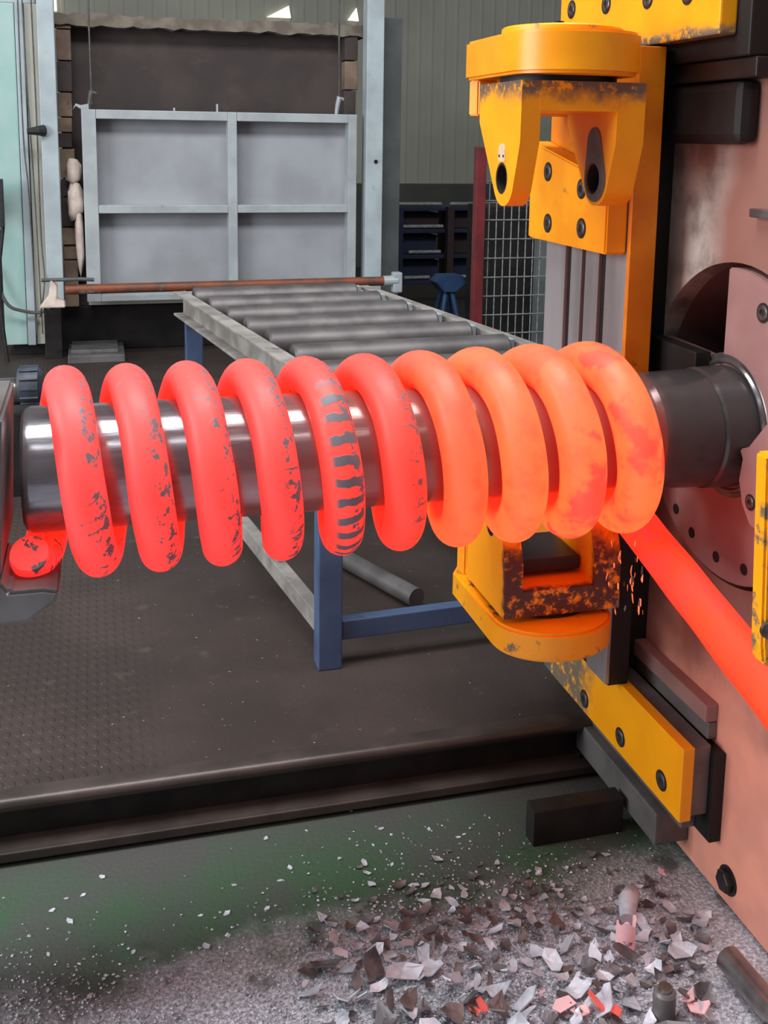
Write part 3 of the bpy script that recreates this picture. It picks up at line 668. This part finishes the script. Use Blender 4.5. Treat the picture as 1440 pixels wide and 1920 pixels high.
for x in (0.0, 1.63):
    bm = B(); tube(bm, [(x, D0+0.05, 1.80), (x-0.003, D0+0.05, 2.3), (x+0.002, D0+0.05, 3.2)], 0.006, 6); cb = mk('cable', bm, 'cable', door)
    bm = B(); tube(bm, [(x-0.02, D0+0.05, 1.766), (x-0.012, D0+0.05, 1.82), (x+0.0, D0+0.05, 1.875), (x+0.03, D0+0.05, 1.865)], [0.012, 0.016, 0.02, 0.012], 8); mk('shackle', bm, 'cable' if x < 1 else 'doorframe', cb)
for x, h in ((0.52, 0.02), (0.80, 0.05)):
    bm = B(); box(bm, x-0.006, x+0.006, D0+0.03, D0+0.05, 1.7655, 1.766+h, 0.001); mk('pin', bm, 'doorframe', door)
bm = B(); prism(bm, [(-0.12, 1.76), (-0.10, 1.80), (-0.068, 1.79), (-0.02, 1.80), (-0.02, 1.7655), (-0.068, 1.7655), (-0.10, 1.785)], D0, D0+0.05, 'y'); mk('bent_tab', bm, 'doorframe', door)

pipe = thing('rusty_pipe', 'rusty pipe running across the foot of the furnace door', 'pipe', (0.9, 7.0, 0.6))
bm = B(); tube(bm, [(-0.20, 7.03, 0.628), (0.9, 7.03, 0.634), (1.93, 7.03, 0.640)], 0.032, 14); mk('tube', bm, 'rust', pipe, smooth=0.6)
bm = B(); tube(bm, [(1.90, 7.03, 0.640), (2.0, 7.03, 0.642)], 0.036, 14); box(bm, 1.965, 2.03, 7.0, 7.07, 0.56, 0.70, 0.01); mk('end_bracket', bm, 'doorframe', pipe)
bm = B(); prism(bm, [(-0.36, 0.52), (-0.20, 0.52), (-0.205, 0.56), (-0.25, 0.575), (-0.245, 0.66), (-0.285, 0.70), (-0.30, 0.60)], 6.98, 7.08, 'y', bev=0.006); mk('end_bracket', bm, 'fibre', pipe)
bm = B(); tube(bm, [(-0.34, 7.0, 0.695), (-0.1, 6.99, 0.70), (-0.02, 7.0, 0.692)], 0.012, 8); mk('thin_rod', bm, 'cable', pipe)

# posts left and right of the furnace
lp = thing('furnace_post', 'pale grey post with a dark handle left of the furnace', 'post', (-0.26, 7.3, DZ))
bm = B(); box(bm, -0.318, -0.214, 7.22, 7.34, 0.50, 3.1, 0.006); mk('post', bm, 'post', lp)
bm = B(); tube(bm, [(-0.40, 7.19, 1.62), (-0.33, 7.19, 1.625), (-0.30, 7.21, 1.625)], [0.018, 0.03, 0.038], 10); mk('handle', bm, 'cord', lp)
bm = B(); box(bm, -0.345, -0.235, 7.24, 7.36, DZ, 0.499, 0.005); mk('post_foot', bm, 'darksteel', lp)
rp = thing('furnace_post', 'tall pale grey post right of the furnace door', 'post', (1.9, 7.3, DZ))
bm = B(); box(bm, 1.805, 1.925, 7.18, 7.30, DZ, 3.1, 0.006); mk('post', bm, 'post', rp)
bm = B(); lathe(bm, [(0, 0), (0, 0.014), (0.01, 0.012), (0.01, 0)], (1.875, 7.18, 1.45), (0, -1, 0), 10); mk('bolt', bm, 'darksteel', rp)
dp = thing('upright_beam', 'dark grey upright beam beside the tall pale post', 'beam', (2.0, 7.4, DZ))
bm = B(); box(bm, 1.935, 2.09, 7.32, 7.5, DZ, 2.43, 0.006); mk('beam', bm, 'postdark', dp)

cab = thing('metal_cabinet', 'tall pale teal and cream metal cabinet with hanging cables', 'cabinet', (-0.45, 7.4, DZ))
bm = B(); box(bm, -0.60, -0.46, 7.36, 7.9, 0.22, 2.42, 0.006); mk('teal_side', bm, 'teal', cab, label='pale teal side panel')
bm = B(); box(bm, -0.455, -0.405, 7.33, 7.9, 0.22, 2.42, 0.004); mk('corner_strip', bm, 'post', cab)
bm = B(); box(bm, -0.40, -0.319, 7.36, 7.9, 0.22, 2.42, 0.004); mk('cream_front', bm, 'cream', cab, label='cream front panel')
bm = B(); box(bm, -0.60, -0.33, 7.40, 7.9, 2.425, 2.52, 0.005); mk('top_box', bm, 'post', cab)
bm = B(); box(bm, -0.56, -0.32, 7.42, 7.88, DZ, 0.218, 0.005); mk('plinth', bm, 'black', cab)
for k, pts_ in enumerate(([(-0.405, 7.3, 2.5), (-0.395, 7.3, 1.9), (-0.375, 7.3, 1.2), (-0.36, 7.3, 0.3)], [(-0.35, 7.3, 2.45), (-0.345, 7.3, 1.7), (-0.345, 7.3, 0.95), (-0.33, 7.21, 0.7), (-0.345, 7.2, 0.55), (-0.37, 7.25, 0.42)], [(-0.43, 7.3, 2.5), (-0.43, 7.3, 1.6), (-0.41, 7.3, 1.2), (-0.395, 7.3, 0.3)], [(-0.66, 7.3, 0.75), (-0.58, 7.28, 0.52), (-0.48, 7.28, 0.46), (-0.36, 7.28, 0.45), (-0.27, 7.2, 0.52)])):
    sm = [Vector(p) for p in pts_]; path = []
    for i in range(len(sm)-1):
        a = sm[max(i-1, 0)]; b = sm[i]; c = sm[i+1]; d = sm[min(i+2, len(sm)-1)]
        for j in range(8):
            s = j/8; path.append(0.5*((2*b)+(c-a)*s+(2*a-5*b+4*c-d)*s*s+(3*b-a-3*c+d)*s**3))
    path.append(sm[-1]); bm = B(); tube(bm, path, 0.0045 if k < 3 else 0.011, 6); mk('cable', bm, 'cable', cab, smooth=1)
nb = thing('notice_box', 'small white box with a black edge beside the teal cabinet', 'box', (-0.66, 7.2, 1.1))
bm = B(); box(bm, -0.80, -0.585, 7.16, 7.22, 1.10, 1.30, 0.004); mk('white_plate', bm, 'fibre', nb)
bm = B(); box(bm, -0.584, -0.560, 7.15, 7.24, 1.02, 1.32, 0.004); mk('black_edge', bm, 'cord', nb)
bm = B(); tube(bm, [(-0.57, 7.2, 1.02), (-0.60, 7.2, 0.8), (-0.61, 7.2, 0.5), (-0.58, 7.2, DZ)], 0.012, 8); mk('cord', bm, 'cord', nb, smooth=1)

# motor and clutter left of the mandrel
mt = thing('electric_motor', 'small blue grey motor behind the left end of the mandrel', 'motor', (-0.33, 4.5, DZ))
P0 = PYp(0, 735, 4.5); P1 = PYp(58, 722, 4.5)
bm = B(); lathe(bm, [(0, 0), (0, 0.05), (0.02, 0.056), (0.16, 0.056), (0.18, 0.045), (0.18, 0)], (P0.x-0.08, 4.5, P0.z), (1, 0, 0), 24); mk('motor_end', bm, 'shiny', mt, smooth=0.6)
bm = B(); lathe(bm, [(0, 0), (0, 0.07), (0.01, 0.075), (0.08, 0.075), (0.1, 0.05), (0.1, 0)], (P0.x+0.07, 4.5, P1.z), (1, 0, 0), 24)
for k in range(12):
    a = 2*PI*k/12; obox(bm, Vector((P0.x+0.115, 4.5+0.075*math.cos(a), P1.z+0.075*math.sin(a))), Vector((1, 0, 0)), Vector((0, math.cos(a), math.sin(a))), Vector((0, -math.sin(a), math.cos(a))), 0.035, 0.008, 0.004, 0.001)
mk('motor_body', bm, 'clutter', mt, smooth=0.6)
bm = B(); box(bm, P0.x-0.06, P0.x+0.16, 4.42, 4.58, DZ, P0.z-0.074, 0.005); mk('stand', bm, 'darksteel', mt)

# ------------------------------------------------------------------ right background: rack, trestle, mesh fence
rk = thing('storage_rack', 'dark steel storage rack with pale tubes behind the red fence post', 'rack', (3.1, 9.2, DZ))
for x in (2.58, 3.05, 3.75):
    bm = B(); box(bm, x-0.03, x+0.03, 9.0, 9.08, DZ, 1.02, 0.004); mk('upright', bm, 'bluedark' if x != 3.05 else 'rackdark', rk)
for z in (0.32, 0.55, 0.78, 0.98):
    bm = B(); box(bm, 2.56, 3.78, 9.1, 9.6, z, z+0.035, 0.004); mk('shelf', bm, 'bluedark', rk)
for k, (z, x0, x1) in enumerate(((1.017, 2.58, 3.0), (1.017, 3.08, 3.6), (0.817, 2.6, 3.02), (0.587, 2.7, 3.0), (0.357, 2.66, 2.9), (0.357, 2.95, 3.3))):
    bm = B(); tube(bm, [(x0, 9.14, z+0.02), (x1, 9.14, z+0.02)], 0.018, 10); mk('stored_tube', bm, 'wire', None, ('shorter pale tube on the top shelf of the rack', 'longer pale tube on the top shelf of the rack', 'pale tube on the second highest shelf of the rack', 'pale tube on the third highest shelf of the rack', 'shorter pale tube on the lowest shelf of the rack', 'longer pale tube on the lowest shelf of the rack')[k], 'tube', 'tubes on the storage rack', smooth=0.7)
for k, (x0, x1, z, h, mm) in enumerate(((2.62, 2.98, 0.587, 0.15, 'bluedark'), (3.1, 3.7, 0.587, 0.17, 'rackdark'), (3.1, 3.6, 0.817, 0.14, 'rackdark'), (2.65, 3.0, 0.357, 0.15, 'bluedark'), (3.12, 3.65, 0.357, 0.16, 'bluedark'), (2.64, 3.0, 0.817, 0.12, 'rackdark'))):
    bm = B(); box(bm, x0, x1, 9.2, 9.55, z, z+h, 0.006); box(bm, x0-0.01, x1+0.01, 9.19, 9.56, z+h, z+h+0.012, 0.003)
    mk('storage_bin', bm, mm, None, ('dark blue bin on the third highest rack shelf', 'dark red-brown bin on the third highest rack shelf', 'wider dark red-brown bin on the second highest rack shelf', 'narrower dark blue bin on the lowest rack shelf', 'wider dark blue bin on the lowest rack shelf', 'narrower dark red-brown bin on the second highest rack shelf')[k], 'bin', 'blue bins on the rack' if mm == 'bluedark' else 'red-brown bins on the rack')
tr = thing('blue_trestle', 'blue metal trestle standing in front of the storage rack', 'trestle', (2.72, 7.6, DZ))
a = PYp(838, 515, 7.6)
bm = B(); prism(bm, [(a.x-0.11, a.z-0.05), (a.x-0.06, a.z), (a.x+0.10, a.z), (a.x+0.12, a.z-0.06), (a.x+0.04, a.z-0.12), (a.x-0.05, a.z-0.12)], 7.5, 7.7, 'y', bev=0.004); mk('saddle', bm, 'blueb', tr)
for sx_ in (-1, 1):
    for sy_ in (-1, 1):
        bm = B(); tube(bm, [(a.x+sx_*0.02, 7.6+sy_*0.05, a.z-0.1), (a.x+sx_*0.09, 7.6+sy_*0.12, DZ)], 0.02, 8); mk('leg', bm, 'blueb', tr)
fe = thing('mesh_fence', 'wire mesh fence panel in a dark red steel frame', 'fence', (2.7, 6.0, DZ))
bm = B(); box(bm, 2.175, 2.235, 5.97, 6.03, DZ, 1.565, 0.004); mk('frame_post', bm, 'redpost', fe)
bm = B(); box(bm, 3.70, 3.77, 5.97, 6.03, DZ, 1.565, 0.004); mk('frame_post', bm, 'redpost', fe)
bm = B(); box(bm, 2.2355, 3.6995, 5.97, 6.03, 1.51, 1.565, 0.004); mk('frame_rail', bm, 'redpost', fe)
bm = B(); box(bm, 2.2355, 3.6995, 5.97, 6.03, 0.18, 0.235, 0.004); mk('frame_rail', bm, 'redpost', fe)
bm = B()
for i in range(30):
    x = 2.27+0.048*i
    if x < 3.69: tube(bm, [(x, 6.0, 0.235), (x, 6.0, 1.51)], 0.0038, 5)
for i in range(11): tube(bm, [(2.235, 5.994, 0.33+0.115*i), (3.70, 5.994, 0.33+0.115*i)], 0.0038, 5)
mk('wire_mesh', bm, 'wire', fe, kind='stuff')
bx = thing('steel_locker', 'dark locker standing behind the wire mesh fence', 'locker', (2.75, 7.0, DZ))
bm = B(); box(bm, 2.63, 2.98, 7.0, 7.4, DZ, 1.15, 0.006); mk('body', bm, 'black', bx)
bm = B(); box(bm, 2.64, 2.97, 6.985, 6.999, DZ+0.02, 1.13, 0.003); mk('door', bm, 'black', bx)
bx2 = thing('steel_locker', 'pale grey locker beside the dark locker behind the mesh fence', 'locker', (3.2, 7.0, DZ))
bm = B(); box(bm, 3.0, 3.7, 7.0, 7.4, DZ, 1.22, 0.006); mk('body', bm, 'postdark', bx2)
bm = B(); box(bm, 3.01, 3.69, 6.985, 6.999, DZ+0.02, 1.20, 0.003); mk('door', bm, 'postdark', bx2)

# ------------------------------------------------------------------ things on the deck and floor
bm = B(); tube(bm, [(0.768, 3.47, DZ+0.032), (0.945, 3.04, DZ+0.032)], 0.031, 18)
mk('loose_pipe', bm, 'greysteel', None, 'loose grey steel pipe lying on the deck under the conveyor', 'pipe', smooth=0.7)
bm = B(); box(bm, 0.928, 1.155, 2.046, 2.093, 0.0, 0.088, 0.003); mk('steel_beam', bm, 'darksteel', None, 'short black square steel beam lying at the machine foot', 'beam')
fp = thing('floor_pipe', 'shiny steel pipe lying by the machine foot', 'pipe', (1.15, 1.5, 0))
a = Vector((1.147, 1.60, 0.036)); b = Vector((1.158, 1.38, 0.036))
bm = B(); tube(bm, [a, b], 0.026, 18); mk('tube', bm, 'shiny', fp, smooth=0.7)
bm = B(); box(bm, 1.105, 1.20, 1.36, 1.47, 0.0, 0.0095, 0.002); mk('saddle_plate', bm, 'darksteel', fp)
pn = thing('upright_pin', 'short upright steel pin among the scale flakes', 'pin', (0.975, 1.50, 0))
bm = B(); lathe(bm, [(0, 0), (0, 0.021), (0.055, 0.021), (0.06, 0.017), (0.06, 0)], (0.972, 1.535, 0.0), (0, 0, 1), 20); mk('shank', bm, 'greysteel', pn, smooth=0.6)
bm = B(); lathe(bm, [(0.06, 0), (0.06, 0.013), (0.068, 0.012), (0.068, 0)], (0.972, 1.535, 0.0), (0, 0, 1), 16); mk('tip', bm, 'shiny', pn, smooth=0.6)

# mill scale flakes: curled plates of several outlines
rn = random.Random(11)
def flake_mesh(name, mat, curl, n_out, seed, thick=0.0022):
    r_ = random.Random(seed); bm = B(); ol = []
    for i in range(n_out):
        a = 2*PI*i/n_out+r_.uniform(-0.25, 0.25); rr = r_.uniform(0.55, 1.1); ol.append((math.cos(a)*rr, math.sin(a)*rr*r_.uniform(0.55, 0.8)))
    top, bot = [], []
    pts_ = ol+[(p[0]*0.5, p[1]*0.5) for p in ol]
    def lift(x, y): return curl*x*x*0.5+0.25*curl*x*y
    for dz, lst in ((thick/0.03, top), (0.0, bot)):
        for x, y in pts_+[(0, 0)]: lst.append(bm.verts.new((x*0.03, y*0.03, (lift(x, y)+dz)*0.03)))
    n = n_out
    for lst, fl_ in ((top, 1), (bot, -1)):
        for i in range(n):
            j = (i+1) % n
            for f in ((lst[i], lst[j], lst[n+j], lst[n+i]), (lst[n+i], lst[n+j], lst[2*n])): bm.faces.new(f[::fl_])
    for i in range(n):
        j = (i+1) % n; bm.faces.new((top[i], bot[i], bot[j], top[j]))
    bmesh.ops.recalc_face_normals(bm, faces=bm.faces[:])
    me = bpy.data.meshes.new(name); bm.to_mesh(me); bm.free(); me.materials.append(M[mat]); return me
KINDS = {}
for mat in ('flake', 'flakedark', 'flakewarm', 'hotflake', 'hotpink'):
    KINDS[mat] = [flake_mesh('scale_flake', mat, c, n_, s) for c, n_, s in ((0.25, 7, 1), (0.7, 6, 2), (1.2, 6, 3), (0.1, 5, 4), (0.9, 8, 5), (0.45, 7, 8))]
def put_flake(mat, x, y, z, size, rx, ry, rz):
    me = rn.choice(KINDS[mat]); o = bpy.data.objects.new('scale_flake', me); COL.objects.link(o)
    o.location = (x, y, z); o.rotation_euler = (rx, ry, rz); o.scale = (size, size, size)
    big = 'large' if size > 0.95 else ('medium' if size > 0.6 else 'small')
    tone = {'flake': 'pale grey', 'flakedark': 'dark grey', 'flakewarm': 'brownish', 'hotflake': 'bright red glowing', 'hotpink': 'dull pink cooling'}[mat]
    pin_d = math.hypot(x-0.972, y-1.535); shell_d = math.hypot(x-0.99, y-1.70)
    where = 'right beside the upright pin' if pin_d < 0.10 else ('close to the standing scale shell' if shell_d < 0.10 else ('near the machine foot' if x > 1.06 else ('in the scale heap' if y < 1.72 and x > 0.6 else 'strewn outside the scale heap')))
    o['label'] = '%s %s flake of mill scale %s' % (big, tone, where); o['group'] = '%s %s flakes %s' % (big, tone, where); o['category'] = 'scale flake'
    # settle: lowest corner on the floor
    mw = Matrix.LocRotScale(Vector((0, 0, 0)), o.rotation_euler, Vector((size,)*3)); lo = min((mw @ v.co).z for v in me.vertices); o.location.z = z-lo
    return o
cnt = 0; tries = 0; laid = []
while cnt < 285 and tries < 40000:
    tries += 1
    # heap around (0.92, 1.62), thinning to the upper left
    px = rn.gauss(1000, 190); py = rn.gauss(1850, 95)
    if py > 1960 or px < 560 or py < 1560 or px > 1330: continue
    if px > 1180 and py < 1640: continue
    p = PZp(px, py, 0)
    if p.x > 1.2: continue
    q = rn.random(); near = max(0, min(1, (py-1640)/240))
    mat = 'flake' if q < 0.58 else ('flakedark' if q < 0.86 else 'flakewarm')
    sz = rn.uniform(0.22, 0.55) + near*rn.uniform(0.1, 1.0); tilt = 0.55*near+0.15
    if any((p.x-a_)**2+(p.y-b_)**2 < (0.0185*(sz+c_))**2 for a_, b_, c_ in laid): continue
    laid.append((p.x, p.y, sz))
    put_flake(mat, p.x, p.y, 0.0015+rn.uniform(0, 0.014)*near, sz, rn.uniform(-tilt, tilt), rn.uniform(-tilt, tilt), rn.uniform(0, 6.28)); cnt += 1
for px, py, mat, s in ((905, 1905, 'hotflake', 0.75), (885, 1912, 'hotflake', 0.55), (1120, 1905, 'hotflake', 1.0), (1150, 1912, 'hotflake', 0.8), (1050, 1905, 'hotpink', 1.1), (1015, 1880, 'hotpink', 0.5), (1310, 1912, 'hotpink', 0.9), (1290, 1895, 'hotpink', 0.6), (1090, 1915, 'hotpink', 0.8), (868, 1735, 'hotpink', 0.35), (1240, 1640, 'hotpink', 0.4)):
    p = PZp(px, py, 0); put_flake(mat, p.x, p.y, 0.018 if py > 1850 else 0.004, s, rn.uniform(-0.5, 0.5), rn.uniform(-0.5, 0.5), rn.uniform(0, 6.28))
# curled shell of scale, still pink at one end
sh = thing('scale_shell', 'thick curled shell of scale standing up, pink at one end and grey at the other', 'scale shell', (1.0, 1.72, 0))
p = PZp(1180, 1790, 0.0)
def shell(bm, c, r, a0, a1, h, th, n=12, lean=0.0):
    rows = []
    for i in range(n+1):
        a = a0+(a1-a0)*i/n
        for rr in (r, r-th):
            rows.append([bm.verts.new((c[0]+rr*math.cos(a)+lean*z, c[1]+rr*math.sin(a), c[2]+z)) for z in (0, h*0.5, h*(1-0.12*math.sin(i)))])
    for i in range(n):
        A, A2, C, C2 = rows[2*i], rows[2*i+1], rows[2*i+2], rows[2*i+3]
        for k in (0, 1): bm.faces.new((A[k], C[k], C[k+1], A[k+1])); bm.faces.new((A2[k], A2[k+1], C2[k+1], C2[k]))
        bm.faces.new((A[2], C[2], C2[2], A2[2])); bm.faces.new((A[0], A2[0], C2[0], C[0]))
    for r0, r1 in ((rows[0], rows[1]), (rows[-2], rows[-1])):
        for k in (0, 1): bm.faces.new((r0[k], r0[k+1], r1[k+1], r1[k]))
bm = B(); shell(bm, (p.x, p.y+0.02, 0.004), 0.020, PI*0.95, PI*2.05, 0.060, 0.004); mk('pink_end', bm, 'hotpink', sh, smooth=0.8, label='pink cooling end')
bm = B(); tube(bm, [(p.x+0.012, p.y+0.035, 0.05), (p.x+0.03, p.y+0.07, 0.062), (p.x+0.055, p.y+0.10, 0.05), (p.x+0.065, p.y+0.115, 0.012)], [0.016, 0.02, 0.018, 0.014], 10); mk('grey_end', bm, 'flake', sh, smooth=0.9)

# fine crumbs between the flakes
verts, faces = [], []
for i in range(9000):
    if i % 3: px = rn.gauss(980, 230); py = rn.gauss(1820, 110)
    else: px = rn.uniform(-20, 1300); py = 1940-abs(rn.gauss(0, 75))
    if py < 1530 or py > 1960: continue
    p = PZp(px, py, 0)
    if p.x > 1.2: continue
    s = rn.uniform(0.0012, 0.0045)*(1.5 if rn.random() < 0.12 else 1); k = len(verts); a = rn.uniform(0, 6.28); hgt = s*rn.uniform(0.3, 0.9)
    for j in range(4): verts.append((p.x+s*math.cos(a+j*1.57)*rn.uniform(0.5, 1.2), p.y+s*math.sin(a+j*1.57)*rn.uniform(0.5, 1.2), 0.0005+hgt*(rn.random() if j % 2 else 0.2)))
    verts.append((p.x, p.y, hgt+0.001)); faces += [(k, k+1, k+4), (k+1, k+2, k+4), (k+2, k+3, k+4), (k+3, k, k+4)]
me = bpy.data.meshes.new('scale_crumbs'); me.from_pydata(verts, [], faces)
Nc = NT('scale_crumb'); Nc.base(Nc.ramp(Nc.noise(160, 2), [(0.38, lin((110, 110, 116))), (0.52, lin((170, 172, 180))), (0.64, lin((214, 216, 224)))]), 0.6); me.materials.append(Nc.m)
o = bpy.data.objects.new('scale_crumbs', me); COL.objects.link(o); o['label'] = 'fine grey crumbs of mill scale strewn over the floor'; o['category'] = 'debris'; o['kind'] = 'stuff'
# bright paint chips scattered on the green floor
chip_me = [flake_mesh('paint_chip', 'flake', 0.1, 5, 21, 0.004), flake_mesh('paint_chip', 'flake', 0.3, 6, 22, 0.004)]
for px, py, s in ((498, 1572, 0.3), (190, 1645, 0.32), (155, 1680, 0.25), (125, 1685, 0.2), (98, 1707, 0.3), (130, 1728, 0.45), (575, 1558, 0.2), (655, 1518, 0.42), (715, 1554, 0.3), (805, 1556, 0.25), (545, 1628, 0.3), (525, 1652, 0.3), (425, 1715, 0.35), (375, 1718, 0.22), (500, 1705, 0.28), (385, 1775, 0.4), (90, 1790, 0.28), (148, 1808, 0.2), (250, 1787, 0.25), (460, 1812, 0.2), (440, 1660, 0.25), (700, 1585, 0.22), (735, 1622, 0.3), (860, 1570, 0.25), (1010, 1640, 0.35), (870, 1565, 0.22), (90, 1858, 0.25), (590, 1800, 0.25)):
    p = PZp(px, py, 0); o = bpy.data.objects.new('paint_chip', rn.choice(chip_me)); COL.objects.link(o); o.location = (p.x, p.y, 0.0005); o.scale = (s,)*3; o.rotation_euler = (0, 0, rn.uniform(0, 6.28))
    o['label'] = 'small pale flat chip lying on the green floor'; o['category'] = 'chip'; o['group'] = 'pale chips on the green floor'
# hot scale dropping off the bar beside the lower press head
drop = [flake_mesh('falling_scale', 'spark', 0.3, 5, 31, 0.004), flake_mesh('falling_scale', 'spark', 0.6, 6, 32, 0.004)]
dropd = [flake_mesh('falling_scale', 'flakedark', 0.3, 5, 33, 0.004)]
for i in range(34):
    px = rn.uniform(1135, 1205); py = rn.uniform(1020, 1150); p = PYp(px, py, rn.uniform(1.80, 1.87)); hotm = rn.random() < 0.6
    o = bpy.data.objects.new('falling_scale', rn.choice(drop) if hotm else dropd[0]); COL.objects.link(o); o.location = p; s = rn.uniform(0.14, 0.32); o.scale = (s*1.7, s*0.7, s); o.rotation_euler = (rn.uniform(-0.3, 0.3), PI/2+rn.uniform(-0.2, 0.2), rn.uniform(-0.6, 0.6))
    o['label'] = 'tiny glowing flake of scale dropping beside the lower press head' if hotm else 'tiny dark flake of scale dropping beside the lower press head'; o['category'] = 'scale flake'; o['group'] = 'glowing falling scale' if hotm else 'dark falling scale'
